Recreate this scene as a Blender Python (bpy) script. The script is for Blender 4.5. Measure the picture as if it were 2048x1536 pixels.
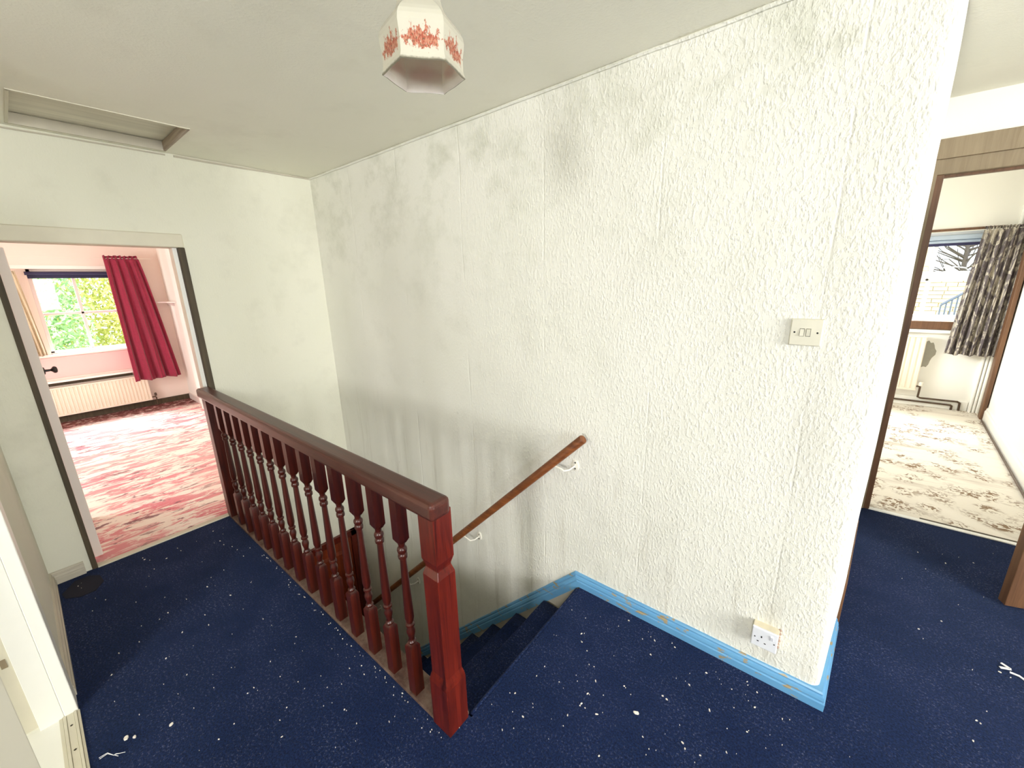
import bpy, bmesh, math, random
from mathutils import Vector, Matrix, noise
random.seed(7)
S = bpy.context.scene
for o in list(bpy.data.objects): bpy.data.objects.remove(o)
COL = S.collection

# ------------------------------------------------------------------ camera
F_PX, YAW, PITCH, ROLL, CAM_H = 794.62, -0.68319, 0.25383, -0.02471, 1.5891
cy, sy, cp, sp = math.cos(YAW), math.sin(YAW), math.cos(PITCH), math.sin(PITCH)
fw = Vector((sy*cp, cy*cp, -sp)); rt = Vector((cy, -sy, 0)); up = rt.cross(fw)
r2 = rt*math.cos(ROLL) + up*math.sin(ROLL); u2 = -rt*math.sin(ROLL) + up*math.cos(ROLL)
cam = bpy.data.objects.new('camera', bpy.data.cameras.new('camera'))
m = Matrix((r2, u2, -fw)).transposed().to_4x4(); m.translation = Vector((0, 0, CAM_H))
cam.matrix_world = m
cam.data.sensor_width = 36.0; cam.data.lens = F_PX/2048*36.0
cam.data.clip_start = 0.02; cam.data.clip_end = 200
COL.objects.link(cam); S.camera = cam

# ------------------------------------------------------------------ world, lights, exposure
S.view_settings.view_transform = 'Standard'; S.view_settings.look = 'None'
S.view_settings.gamma = 1; S.view_settings.use_curve_mapping = False
S.view_settings.exposure = 0.17
try:
    S.cycles.max_bounces = 12; S.cycles.diffuse_bounces = 7; S.cycles.sample_clamp_indirect = 8
except Exception: pass
W = bpy.data.worlds.new('World'); S.world = W; W.use_nodes = True
bg = W.node_tree.nodes['Background']
bg.inputs[0].default_value = (0.86, 0.93, 1.0, 1); bg.inputs[1].default_value = 3.2

def area(name, loc, aim, sx, sy_, power, col=(1, 1, 1)):
    l = bpy.data.lights.new(name, 'AREA'); l.shape = 'RECTANGLE'; l.size = sx; l.size_y = sy_
    l.energy = power; l.color = col
    o = bpy.data.objects.new(name, l); o.location = loc
    d = Vector(aim) - Vector(loc); o.rotation_euler = d.to_track_quat('-Z', 'Y').to_euler()
    COL.objects.link(o); return o
area('daylight_front_window', (0.44, -3.38, 1.85), (-1.6, 1.6, 0.8), 0.6, 0.9, 84, (1.0, 0.99, 0.97))
area('daylight_side_window', (4.17, -1.3, 1.95), (-1.5, 0.9, 0.6), 0.5, 0.6, 76, (0.97, 0.99, 1.0))
area('wide_fill_light', (4.16, 0.35, 1.65), (-3.2, 0.2, 2.6), 1.3, 1.2, 165, (1.0, 0.985, 0.95))  # added soft fill from the unseen right end, evens out walls and ceiling
area('daylight_bedroom_sky', (-9.0, 0.6, 3.6), (-6.0, 0.5, 0.2), 3.0, 1.6, 1050, (1.0, 1.0, 1.0))
area('daylight_far_room_sky', (0.9, 8.2, 3.6), (0.9, 5.2, 0.2), 2.4, 1.4, 520, (1.0, 1.0, 1.0))
area('daylight_bedroom_side', (-5.2, -1.45, 1.5), (-5.4, 1.2, 0.9), 1.2, 1.2, 45, (1.0, 0.96, 0.93))
area('daylight_far_room_side', (-0.9, 5.2, 1.6), (1.3, 5.2, 0.9), 1.2, 1.2, 30, (1.0, 0.98, 0.95))
area('stairwell_fill', (-2.3, 1.05, -1.95), (-2.0, 1.6, -0.3), 0.5, 0.4, 20, (1.0, 0.97, 0.92))  # added fill to brighten the stairwell, no fixture there

# ------------------------------------------------------------------ materials
def srgb(r, g, b):
    f = lambda c: (c/255/12.92) if c/255 <= 0.04045 else ((c/255+0.055)/1.055)**2.4
    return (f(r), f(g), f(b), 1)
class NT:
    def __init__(s, name):
        s.m = bpy.data.materials.new(name); s.m.use_nodes = True; s.t = s.m.node_tree
        s.b = s.t.nodes['Principled BSDF']; s.co = s.t.nodes.new('ShaderNodeTexCoord').outputs['Object']
    def n(s, ty, **k):
        x = s.t.nodes.new(ty)
        for a, b in k.items(): setattr(x, a, b)
        return x
    def link(s, a, b): s.t.links.new(a, b)
    def mapped(s, sc=(1, 1, 1), rot=(0, 0, 0), loc=(0, 0, 0)):
        x = s.n('ShaderNodeMapping'); s.link(s.co, x.inputs[0]); x.inputs['Scale'].default_value = sc
        x.inputs['Rotation'].default_value = rot; x.inputs['Location'].default_value = loc; return x.outputs[0]
    def noise(s, scale, detail=3, rough=0.5, vec=None, dist=0):
        x = s.n('ShaderNodeTexNoise'); s.link(vec if vec is not None else s.co, x.inputs['Vector'])
        x.inputs['Scale'].default_value = scale; x.inputs['Detail'].default_value = detail
        x.inputs['Roughness'].default_value = rough; x.inputs['Distortion'].default_value = dist
        return x.outputs['Fac']
    def vor(s, scale, vec=None, feature='F1'):
        x = s.n('ShaderNodeTexVoronoi', feature=feature); s.link(vec if vec is not None else s.co, x.inputs['Vector'])
        x.inputs['Scale'].default_value = scale; return x
    def ramp(s, fac, a, b, ca=(0, 0, 0, 1), cb=(1, 1, 1, 1)):
        x = s.n('ShaderNodeValToRGB'); s.link(fac, x.inputs[0]); e = x.color_ramp.elements
        e[0].position = a; e[1].position = b; e[0].color = ca; e[1].color = cb; return x.outputs[0]
    def mix(s, fac, a, b, mode='MIX'):
        x = s.n('ShaderNodeMix', data_type='RGBA', blend_type=mode)
        if isinstance(fac, (int, float)): x.inputs[0].default_value = fac
        else: s.link(fac, x.inputs[0])
        for i, c in ((6, a), (7, b)):
            if isinstance(c, tuple): x.inputs[i].default_value = c
            else: s.link(c, x.inputs[i])
        return x.outputs[2]
    def math(s, op, a, b=0.0):
        x = s.n('ShaderNodeMath', operation=op)
        for i, c in ((0, a), (1, b)):
            if isinstance(c, (int, float)): x.inputs[i].default_value = c
            else: s.link(c, x.inputs[i])
        return x.outputs[0]
    def sep(s):
        x = s.n('ShaderNodeSeparateXYZ'); s.link(s.co, x.inputs[0]); return x.outputs
    def col(s, c):
        if isinstance(c, tuple): s.b.inputs['Base Color'].default_value = c
        else: s.link(c, s.b.inputs['Base Color'])
    def rough(s, r): s.b.inputs['Roughness'].default_value = r
    def bump(s, h, dist=0.002, strength=1.0, prev=None):
        x = s.n('ShaderNodeBump'); s.link(h, x.inputs['Height']); x.inputs['Distance'].default_value = dist
        x.inputs['Strength'].default_value = strength
        if prev is not None: s.link(prev, x.inputs['Normal'])
        s.link(x.outputs[0], s.b.inputs['Normal']); return x.outputs[0]

def plain(name, c, rough=0.6, var=0.08, metal=0.0, scale=14, bump=0.0):
    t = NT(name); a = tuple(x*(1-var) for x in c[:3])+(1,)
    t.col(t.mix(t.noise(scale, 4), a, c)); t.rough(rough); t.b.inputs['Metallic'].default_value = metal
    if bump: t.bump(t.noise(scale*8, 2), bump)
    return t.m
def wallmat(name, c, lump=0.0012, stain=0.35, tint=(150, 150, 132), streak=0.0):
    t = NT(name); dirt = srgb(*tint)
    col = t.mix(t.noise(2.3, 2), c, tuple(min(1, x*y) for x, y in zip(c[:3], (0.95, 0.965, 0.93)))+(1,))
    blotch = t.ramp(t.math('MULTIPLY', t.noise(1.7, 5, 0.62), t.noise(7.0, 4, 0.6)), 0.27, 0.48)
    col = t.mix(t.math('MULTIPLY', blotch, stain), col, dirt)
    if streak:
        sv = t.mapped((9, 9, 0.55)); z = t.sep()[2]
        low = t.n('ShaderNodeMapRange'); t.link(z, low.inputs[0])
        low.inputs[1].default_value = 0.95; low.inputs[2].default_value = 0.1
        st = t.ramp(t.noise(2.2, 5, 0.65, sv), 0.55, 0.72)
        f = t.math('MULTIPLY', st, low.outputs[0])
        col = t.mix(t.math('MULTIPLY', f, streak), col, srgb(150, 138, 112))
        hi = t.n('ShaderNodeMapRange'); t.link(z, hi.inputs[0])
        hi.inputs[1].default_value = 1.35; hi.inputs[2].default_value = 2.2
        f2 = t.math('MULTIPLY', t.ramp(t.noise(3.1, 6, 0.7, t.mapped((1, 1, 1), loc=(3, 1, 5))), 0.5, 0.68), hi.outputs[0])
        col = t.mix(t.math('MULTIPLY', f2, 0.42), col, srgb(168, 170, 148))
        f3 = t.ramp(t.noise(26, 2, 0.5, t.mapped((1, 1, 0.35))), 0.76, 0.80)
        col = t.mix(t.math('MULTIPLY', f3, 0.2), col, srgb(140, 138, 120))
    t.col(col); t.rough(0.92)
    lv = t.mapped((1, 1, 0.6))
    l1 = t.ramp(t.noise(100, 2, 0.5, lv), 0.44, 0.80); l2 = t.noise(9, 3, 0.5, lv)
    if streak:   # heavier woodchip paper towards the right end of the wall
        xr = t.n('ShaderNodeMapRange'); t.link(t.sep()[0], xr.inputs[0])
        xr.inputs[1].default_value = -2.1; xr.inputs[2].default_value = -0.6; xr.inputs[3].default_value = 0.22; xr.inputs[4].default_value = 1.15
        l1 = t.math('MULTIPLY', l1, xr.outputs[0])
    h = t.math('ADD', l1, t.math('MULTIPLY', l2, 0.9))
    if streak:   # butted seams of the wallpaper drops
        sx = t.math('ADD', t.sep()[0], t.math('MULTIPLY', t.noise(3, 2), 0.012))
        fr = t.math('ABSOLUTE', t.math('SUBTRACT', t.math('FRACT', t.math('ADD', t.math('DIVIDE', sx, 0.53), 10.56)), 0.5))
        sm_ = t.ramp(fr, 0.002, 0.010, (1, 1, 1, 1), (0, 0, 0, 1))
        sm_ = t.math('MULTIPLY', sm_, t.ramp(t.noise(2.5, 3), 0.4, 0.6))
        h = t.math('SUBTRACT', h, t.math('MULTIPLY', sm_, 0.8))
    t.bump(h, lump); return t.m
def woodmat(name, c1, c2, rough=0.3, axis=2, scale=1.0, dust=None):
    t = NT(name); sc = [42*scale]*3; sc[axis] = 2.2*scale
    g = t.noise(1.0, 6, 0.65, t.mapped(tuple(sc)), 0.6)
    col = t.mix(t.ramp(g, 0.3, 0.7), c1, c2)
    if dust: col = t.mix(t.math('MULTIPLY', t.ramp(t.noise(13, 6, 0.7), 0.36, 0.6), 0.85), col, dust)
    t.col(col); t.rough(rough); t.bump(g, 0.0004); return t.m

M = {}
M['wall_a'] = wallmat('wall_a_paper', srgb(231, 229, 221), 0.0017, 0.22, (184, 182, 168), 0.34)
M['wall_b'] = wallmat('wall_b_paper', srgb(224, 222, 208), 0.0006, 0.2, (165, 162, 145))
M['ceil'] = wallmat('ceiling_paint', srgb(245, 242, 230), 0.0004, 0.12, (190, 184, 165))
M['cream'] = plain('cream_paint', srgb(214, 208, 188), 0.5, 0.12)
M['doorgrey'] = plain('grey_beige_paint', srgb(186, 181, 164), 0.5, 0.06)
M['white'] = plain('white_gloss', srgb(244, 243, 236), 0.35, 0.04)
M['dirtywhite'] = plain('dirty_white_paint', srgb(200, 193, 176), 0.6, 0.22, scale=9)
M['pinkwall'] = plain('pink_wall_paint', srgb(244, 230, 220), 0.9, 0.08, scale=3)
M['pink'] = plain('pink_panel_paint', srgb(243, 200, 196), 0.8, 0.06, scale=3)
M['creamwall'] = plain('cream_wall_paint', srgb(243, 241, 233), 0.9, 0.05, scale=2)
M['mahog'] = woodmat('red_mahogany', srgb(44, 9, 6), srgb(116, 34, 18), 0.3)
M['mahogd'] = woodmat('dark_mahogany', srgb(30, 8, 6), srgb(86, 28, 16), 0.3)
M['mahogx'] = woodmat('red_mahogany_rail', srgb(54, 24, 18), srgb(86, 42, 32), 0.32, axis=0)
M['baserail'] = woodmat('dusty_base_rail', srgb(62, 38, 30), srgb(90, 60, 48), 0.75, axis=0, dust=srgb(116, 97, 84))
M['oak'] = woodmat('brown_handrail', srgb(88, 46, 20), srgb(136, 80, 42), 0.4, axis=0)
M['brown'] = woodmat('brown_stained_wood', srgb(84, 56, 36), srgb(122, 86, 58), 0.5)
M['taupe'] = woodmat('taupe_painted_frame', srgb(128, 112, 88), srgb(150, 134, 108), 0.6)
M['darkbrown'] = woodmat('dark_brown_edge', srgb(58, 50, 36), srgb(86, 74, 54), 0.7)
M['reddoor'] = woodmat('brown_red_door', srgb(92, 32, 16), srgb(142, 60, 28), 0.35)
M['hatchwood'] = woodmat('dirty_hatch_board', srgb(204, 199, 184), srgb(236, 231, 216), 0.85, axis=1, scale=0.4)
M['hatchside'] = woodmat('bare_hatch_side', srgb(140, 122, 108), srgb(196, 182, 164), 0.85, axis=0)
M['metalwhite'] = plain('white_enamel', srgb(236, 232, 220), 0.3, 0.04)
M['steel'] = plain('dark_screw', srgb(70, 66, 56), 0.4, 0.2, 0.7)
M['black'] = plain('black_knob', srgb(28, 24, 24), 0.35, 0.1)
M['hole'] = plain('dark_pin_hole', srgb(22, 22, 24), 0.9, 0.1)
M['plasticold'] = plain('aged_plastic', srgb(214, 210, 192), 0.4, 0.1, scale=20)
M['plasticnew'] = plain('white_plastic', srgb(226, 228, 234), 0.3, 0.02)
M['navyblind'] = plain('navy_blind', srgb(44, 42, 82), 0.6, 0.2)
M['paleblue'] = plain('pale_blind_case', srgb(176, 190, 206), 0.4, 0.05)
M['winpaint'] = plain('window_paint', srgb(226, 214, 208), 0.45, 0.05)
M['winwhite'] = plain('white_window_paint', srgb(236, 238, 240), 0.4, 0.03)
M['radiator'] = plain('radiator_enamel', srgb(240, 228, 210), 0.35, 0.03)
M['copper'] = plain('tarnished_pipe', srgb(92, 74, 58), 0.45, 0.2, 0.3)
M['damp'] = plain('damp_plaster', srgb(168, 164, 150), 0.9, 0.2, scale=20)
M['flake'] = plain('paint_flake', srgb(232, 226, 214), 0.8, 0.1)
M['ribbon'] = plain('white_tape', srgb(240, 240, 240), 0.5, 0.02)
M['bark'] = plain('bark', srgb(110, 100, 92), 0.9, 0.3)
M['rail'] = plain('grey_metal_railing', srgb(90, 98, 112), 0.5, 0.1)

def carpet(name):
    t = NT(name)
    a, b, c = srgb(8, 16, 36), srgb(26, 44, 88), srgb(92, 96, 128)
    col = t.mix(t.ramp(t.noise(150, 4, 0.75), 0.36, 0.66), a, b)
    col = t.mix(t.math('MULTIPLY', t.ramp(t.noise(2.2, 4, 0.6), 0.46, 0.7), 0.22), col, srgb(44, 54, 96))
    lint = t.ramp(t.noise(110, 6, 0.85), 0.555, 0.63)
    area_ = t.ramp(t.noise(4.4, 4, 0.65), 0.36, 0.62)
    col = t.mix(t.math('MULTIPLY', t.math('MULTIPLY', lint, area_), 0.75), col, srgb(124, 130, 156))
    t.col(col); t.rough(1.0); t.b.inputs['Specular IOR Level'].default_value = 0.1
    t.b.inputs['Sheen Weight'].default_value = 0.08; t.b.inputs['Sheen Roughness'].default_value = 0.5
    t.b.inputs['Sheen Tint'].default_value = (0.55, 0.68, 1, 1)
    t.bump(t.noise(300, 2, 0.6), 0.0035); return t.m
M['carpet'] = carpet('navy_carpet')

def pinkcarpet():
    t = NT('pink_patterned_carpet')
    v = t.mapped((1.0, 0.32, 1)); w = t.noise(11, 6, 0.72, v, 0.8)
    col = t.mix(t.ramp(w, 0.47, 0.55), srgb(244, 236, 226), srgb(218, 132, 142))
    x = t.noise(15, 5, 0.7, t.mapped((1.1, 0.4, 1), loc=(4, 2, 0)), 0.5)
    col = t.mix(t.ramp(x, 0.57, 0.62), col, srgb(138, 96, 104))
    big = t.ramp(t.noise(0.9, 2), 0.42, 0.62)
    col = t.mix(t.math('MULTIPLY', big, 0.4), col, srgb(230, 214, 200))
    mr = t.n('ShaderNodeMapRange'); t.link(t.math('ADD', t.sep()[0], t.math('MULTIPLY', t.noise(3, 5, 0.7), 0.5)), mr.inputs[0])
    mr.inputs[1].default_value = -6.55; mr.inputs[2].default_value = -6.8
    col = t.mix(t.math('MULTIPLY', mr.outputs[0], t.ramp(t.noise(14, 5, 0.7), 0.25, 0.5)), col, srgb(96, 44, 38))
    t.col(col); t.rough(1.0); t.bump(w, 0.004); return t.m
M['pinkcarpet'] = pinkcarpet()
def creamcarpet():
    t = NT('cream_leaf_carpet')
    v = t.mapped((1.0, 1.0, 1), rot=(0, 0, 0.3))
    d = t.n('ShaderNodeTexVoronoi', feature='SMOOTH_F1'); t.link(v, d.inputs['Vector']); d.inputs['Scale'].default_value = 7.5
    cl = t.ramp(d.outputs['Distance'], 0.30, 0.52, (1, 1, 1, 1), (0, 0, 0, 1))
    pet = t.ramp(t.noise(30, 3, 0.5, v, 1.2), 0.5, 0.56)
    col = t.mix(t.math('MULTIPLY', cl, pet), srgb(232, 225, 212), srgb(140, 116, 92))
    col = t.mix(t.math('MULTIPLY', t.ramp(t.noise(1.3, 5, 0.7, t.mapped((0.5, 2.4, 1))), 0.55, 0.7), 0.5), col, srgb(140, 116, 96))
    t.col(col); t.rough(1.0); t.bump(t.noise(30, 3), 0.003); return t.m
M['creamcarpet'] = creamcarpet()
def bluepaint():
    t = NT('chipped_blue_paint')
    col = t.mix(t.noise(6, 3), srgb(88, 146, 192), srgb(112, 168, 208))
    z = t.sep()[2]
    chip = t.ramp(t.noise(19, 4, 0.6, t.mapped((0.7, 1, 2.2))), 0.595, 0.62)
    col = t.mix(t.math('MULTIPLY', chip, 0.9), col, srgb(160, 140, 96))
    t.col(col); t.rough(0.35); return t.m
M['blue'] = bluepaint()
def curtainmat(name, c1, c2):
    t = NT(name); t.col(t.mix(t.noise(60, 3), c1, c2)); t.rough(0.85)
    t.b.inputs['Sheen Weight'].default_value = 0.2; t.bump(t.noise(400, 1), 0.0005); return t.m
M['redcurtain'] = curtainmat('burgundy_fabric', srgb(126, 26, 54), srgb(158, 40, 70))
def greycurtain():
    t = NT('grey_patterned_fabric')
    v = t.mapped((16, 16, 8)); a = t.ramp(t.noise(1.0, 4, 0.6, v, 1.5), 0.45, 0.52)
    b = t.ramp(t.noise(1.0, 3, 0.6, t.mapped((70, 70, 3))), 0.5, 0.56)
    col = t.mix(a, srgb(196, 188, 172), srgb(112, 104, 104)); col = t.mix(t.math('MULTIPLY', b, 0.65), col, srgb(64, 56, 60))
    t.col(col); t.rough(0.9); return t.m
M['greycurtain'] = greycurtain()
M['beigecurtain'] = curtainmat('beige_lace_fabric', srgb(196, 182, 150), srgb(222, 210, 182))
def glassmat():
    t = NT('window_glass'); t.t.nodes.remove(t.b)
    o = t.t.nodes['Material Output']; mx = t.n('ShaderNodeMixShader'); tr = t.n('ShaderNodeBsdfTransparent')
    g = t.n('ShaderNodeBsdfGlossy'); g.inputs['Roughness'].default_value = 0.02
    tr.inputs[0].default_value = (0.96, 0.98, 0.98, 1); mx.inputs[0].default_value = 0.012
    t.link(tr.outputs[0], mx.inputs[1]); t.link(g.outputs[0], mx.inputs[2]); t.link(mx.outputs[0], o.inputs[0]); return t.m
M['glass'] = glassmat()
def shademat():
    t = NT('printed_glass_shade'); z = t.sep()
    base = t.mix(t.noise(8, 3), srgb(212, 209, 192), srgb(224, 221, 206))
    tv = t.n('ShaderNodeUVMap'); tv.uv_map = 'UVMap'
    sp_ = t.n('ShaderNodeSeparateXYZ'); t.link(tv.outputs[0], sp_.inputs[0])
    u, v = sp_.outputs[0], sp_.outputs[1]
    # motif centred on each face (u 0..1), band at v .27..0.5
    du = t.math('ABSOLUTE', t.math('SUBTRACT', u, 0.5)); dv = t.math('ABSOLUTE', t.math('SUBTRACT', v, 0.21))
    sm = t.n('ShaderNodeCombineXYZ'); t.link(u, sm.inputs[0]); t.link(v, sm.inputs[1])
    n1 = t.noise(9, 4, 0.65, sm.outputs[0])
    e = t.math('ADD', t.math('MULTIPLY', t.math('MULTIPLY', du, du), 2.6), t.math('MULTIPLY', dv, 5.0))
    core = t.ramp(t.math('ADD', e, t.math('MULTIPLY', t.math('SUBTRACT', n1, 0.5), 2.6)), 0.44, 0.56, (1, 1, 1, 1), (0, 0, 0, 1))
    n2 = t.noise(24, 3, 0.6, sm.outputs[0])
    fl = t.mix(t.ramp(n2, 0.44, 0.56), srgb(176, 74, 48), srgb(206, 140, 112))
    fl = t.mix(t.ramp(t.noise(31, 2, 0.6, sm.outputs[0]), 0.58, 0.64), fl, srgb(92, 78, 52))
    col = t.mix(t.math('MULTIPLY', core, 0.92), base, fl)
    rim = t.ramp(t.math('ADD', v, t.math('MULTIPLY', t.noise(9, 3, 0.6, sm.outputs[0]), 0.05)), 0.03, 0.05, (1, 1, 1, 1), (0, 0, 0, 1))
    col = t.mix(t.math('MULTIPLY', rim, 0.6), col, srgb(110, 100, 72))
    t.col(col); t.rough(0.18); out = t.t.nodes['Material Output']
    tl = t.n('ShaderNodeBsdfTranslucent'); t.link(col, tl.inputs[0]); mx = t.n('ShaderNodeMixShader'); mx.inputs[0].default_value = 0.35
    t.link(t.b.outputs[0], mx.inputs[1]); t.link(tl.outputs[0], mx.inputs[2]); t.link(mx.outputs[0], out.inputs[0]); return t.m
M['shade'] = shademat()
def shade_inside():
    t = NT('shade_inside_glass'); c = t.mix(t.noise(40, 3), srgb(246, 243, 238), srgb(236, 226, 220)); t.col(c); t.rough(0.3)
    out = t.t.nodes['Material Output']; tl = t.n('ShaderNodeBsdfTranslucent'); t.link(c, tl.inputs[0]); mx = t.n('ShaderNodeMixShader'); mx.inputs[0].default_value = 0.45
    t.link(t.b.outputs[0], mx.inputs[1]); t.link(tl.outputs[0], mx.inputs[2]); t.link(mx.outputs[0], out.inputs[0]); return t.m
M['shade_in'] = shade_inside()
def stonewall():
    t = NT('yellow_stone'); t.col(t.mix(t.noise(3, 4), srgb(214, 196, 150), srgb(238, 224, 184))); t.rough(0.95)
    t.bump(t.noise(12, 4), 0.01); return t.m
M['stone'] = stonewall()
def leafmat(name, a, b):
    t = NT(name); t.col(t.mix(t.ramp(t.noise(1.6, 3), 0.35, 0.65), a, b)); t.rough(0.7)
    t.b.inputs['Transmission Weight'].default_value = 0.0; return t.m
M['leafg'] = leafmat('green_leaves', srgb(150, 196, 130), srgb(196, 224, 166))
M['leafy'] = leafmat('yellow_leaves', srgb(206, 216, 130), srgb(242, 232, 150))
M['grass'] = plain('grass_ground', srgb(120, 140, 80), 0.95, 0.3, scale=3)

# ------------------------------------------------------------------ mesh helpers
class MB:
    def __init__(s): s.v = []; s.f = []
    def add(s, vs, fs):
        o = len(s.v); s.v += [tuple(v) for v in vs]; s.f += [tuple(i+o for i in f) for f in fs]; return s
    def box(s, x0, x1, y0, y1, z0, z1):
        vs = [(x, y, z) for x in (x0, x1) for y in (y0, y1) for z in (z0, z1)]
        return s.add(vs, [(0, 1, 3, 2), (4, 6, 7, 5), (0, 4, 5, 1), (2, 3, 7, 6), (0, 2, 6, 4), (1, 5, 7, 3)])
    def bar(s, p, q, w, h, upv=(0, 0, 1)):
        p, q = Vector(p), Vector(q); d = (q-p).normalized(); u = Vector(upv)
        if abs(d.dot(u)) > .98: u = Vector((1, 0, 0))
        a = d.cross(u).normalized(); b = a.cross(d).normalized()
        vs = [c + a*(i*w/2) + b*(j*h/2) for c in (p, q) for i in (-1, 1) for j in (-1, 1)]
        return s.add(vs, [(0, 1, 3, 2), (4, 6, 7, 5), (0, 4, 5, 1), (2, 3, 7, 6), (0, 2, 6, 4), (1, 5, 7, 3)])
    def tube(s, path, r, n=12, cap=True):
        P = [Vector(p) for p in path]; vs = []; a = None
        for i, p in enumerate(P):
            d = ((P[min(i+1, len(P)-1)]-P[i]).normalized() + (P[i]-P[max(i-1, 0)]).normalized())
            d = d.normalized()
            if a is None:
                a = d.cross(Vector((0, 0, 1)))
                if a.length < .05: a = d.cross(Vector((1, 0, 0)))
            a = (a - d*a.dot(d)).normalized(); b = d.cross(a)
            rr = r[i] if isinstance(r, (list, tuple)) else r
            vs += [p + a*math.cos(t)*rr + b*math.sin(t)*rr for t in [2*math.pi*k/n for k in range(n)]]
        fs = [(i*n+k, i*n+(k+1) % n, (i+1)*n+(k+1) % n, (i+1)*n+k) for i in range(len(P)-1) for k in range(n)]
        if cap: fs += [tuple(range(n))[::-1], tuple((len(P)-1)*n+k for k in range(n))]
        return s.add(vs, fs)
    def rings(s, rings, cap0=True, cap1=True):
        n = len(rings[0]); vs = [p for r in rings for p in r]
        fs = [(i*n+k, i*n+(k+1) % n, (i+1)*n+(k+1) % n, (i+1)*n+k) for i in range(len(rings)-1) for k in range(n)]
        if cap0: fs.append(tuple(range(n))[::-1])
        if cap1: fs.append(tuple((len(rings)-1)*n+k for k in range(n)))
        return s.add(vs, fs)
    def lathe(s, c, prof, n=16, axis='z', cap0=True, cap1=True):
        c = Vector(c); R_ = []
        for r, h in prof:
            ring = []
            for k in range(n):
                t = 2*math.pi*k/n; a, b = r*math.cos(t), r*math.sin(t)
                ring.append(c + Vector({'z': (a, b, h), 'y': (a, h, b), 'x': (h, a, b)}[axis]))
            R_.append(ring)
        return s.rings(R_, cap0, cap1)
    def prism(s, poly, axis, a, b):
        def pt(u, v, w): return {'x': (w, u, v), 'y': (u, w, v), 'z': (u, v, w)}[axis]
        n = len(poly); vs = [pt(u, v, a) for u, v in poly] + [pt(u, v, b) for u, v in poly]
        fs = [tuple(range(n)), tuple(range(n, 2*n))[::-1]] + [(i, i+n, (i+1) % n+n, (i+1) % n) for i in range(n)]
        return s.add(vs, fs)
    def build(s, name, mat, parent=None, smooth=False, bevel=0.0, seg=2, solid=0.0, loc=None):
        me = bpy.data.meshes.new(name); me.from_pydata([tuple(v) for v in s.v], [], s.f); me.validate(); me.update()
        bm = bmesh.new(); bm.from_mesh(me); bmesh.ops.recalc_face_normals(bm, faces=bm.faces); bm.to_mesh(me); bm.free()
        me.materials.append(mat)
        if smooth:
            for p in me.polygons: p.use_smooth = True
            try: me.set_sharp_from_angle(angle=math.radians(40))
            except Exception: pass
        o = bpy.data.objects.new(name, me); COL.objects.link(o)
        if parent is not None: o.parent = parent
        if loc is not None: o.location = loc
        if solid:
            md = o.modifiers.new('solid', 'SOLIDIFY'); md.thickness = solid; md.offset = 0
        if bevel:
            md = o.modifiers.new('bevel', 'BEVEL'); md.width = bevel; md.segments = seg; md.limit_method = 'ANGLE'
        return o
def tag(o, label=None, cat=None, group=None, kind=None):
    if label: o['label'] = label
    if cat: o['category'] = cat
    if group: o['group'] = group
    if kind: o['kind'] = kind
    return o
def thing(name, label, cat, group=None, loc=(0, 0, 0)):
    o = bpy.data.objects.new(name, None); o.empty_display_size = 0.1; COL.objects.link(o); o.location = loc
    return tag(o, label, cat, group)
class P:   # thing with children built in world coordinates
    def __init__(s, name, label, cat, loc, group=None): s.o = thing(name, label, cat, group, loc); s.l = Vector(loc)
    def part(s, name, mb, mat, label=None, parent=None, **k):
        o = mb.build(name, mat, None, **k)
        pa = parent if parent is not None else s.o
        o.parent = pa
        if pa is s.o: o.matrix_parent_inverse = Matrix.Translation(-s.l)
        if label: o['label'] = label
        return o
def struct(name, mb, mat, parent=None, **k):
    o = mb.build(name, mat, parent, **k)
    if parent is None: o['kind'] = 'structure'
    return o
def wall_cells(axis, c0, c1, us, zs, holes):
    """wall slab between coordinate c0..c1 on axis, split at us / zs, leaving out holes"""
    mb = MB()
    for i in range(len(us)-1):
        for j in range(len(zs)-1):
            um, zm = (us[i]+us[i+1])/2, (zs[j]+zs[j+1])/2
            if any(a < um < b and c < zm < d for a, b, c, d in holes): continue
            if axis == 'x': mb.box(c0, c1, us[i], us[i+1], zs[j], zs[j+1])
            else: mb.box(us[i], us[i+1], c0, c1, zs[j], zs[j+1])
    return mb

# ------------------------------------------------------------------ dimensions
XB, YA, H, XR = -3.212, 1.606, 2.368, 0.149
ZL = -2.31

# ------------------------------------------------------------------ the shell
# wall A (behind the stairs), with its rounded outside corner and the slanted return
path = []
for i in range(68): path.append((XB - 0.02 + (XR-0.035-XB+0.02)*i/67, YA, 0.0, -1.0))
rc = 0.035
for k in range(1, 6):
    a = math.radians(-90+ 86*k/5); path.append((XR-rc+rc*math.cos(a), YA+rc+rc*math.sin(a), math.cos(a), math.sin(a)))
for k in range(1, 8): path.append((XR + 0.151*k/7, YA+rc+(3.44-YA-rc)*k/7, 1.0, -0.08))
zs = [-2.4 + (H+0.02+2.4)*j/76 for j in range(77)]
mb = MB(); vs = []
for j, z in enumerate(zs):
    for i, (x, y, nx, ny) in enumerate(path):
        d = (noise.noise(Vector((x*1.3, z*1.1, 3)))*0.012 + noise.noise(Vector((x*4, z*3.4, 9)))*0.004) if i < 72 else 0
        if y < YA+0.001 and (abs(x-XB) < 0.3): d *= 0.3
        if z < 0.12 or z > H-0.05: d *= 0.25
        if 65 <= i < 74: d += 0.006*noise.noise(Vector((1, 1, z*3.2))) + (0.007*math.sin((z-0.2)*1.6) if z > 0 else 0)
        vs.append((x+nx*d, y+ny*d, z))
n = len(path)
mb.add(vs, [(j*n+i, j*n+i+1, (j+1)*n+i+1, (j+1)*n+i) for j in range(len(zs)-1) for i in range(n-1)])
wa = struct('wall_back', mb, M['wall_a'], smooth=True)
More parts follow.
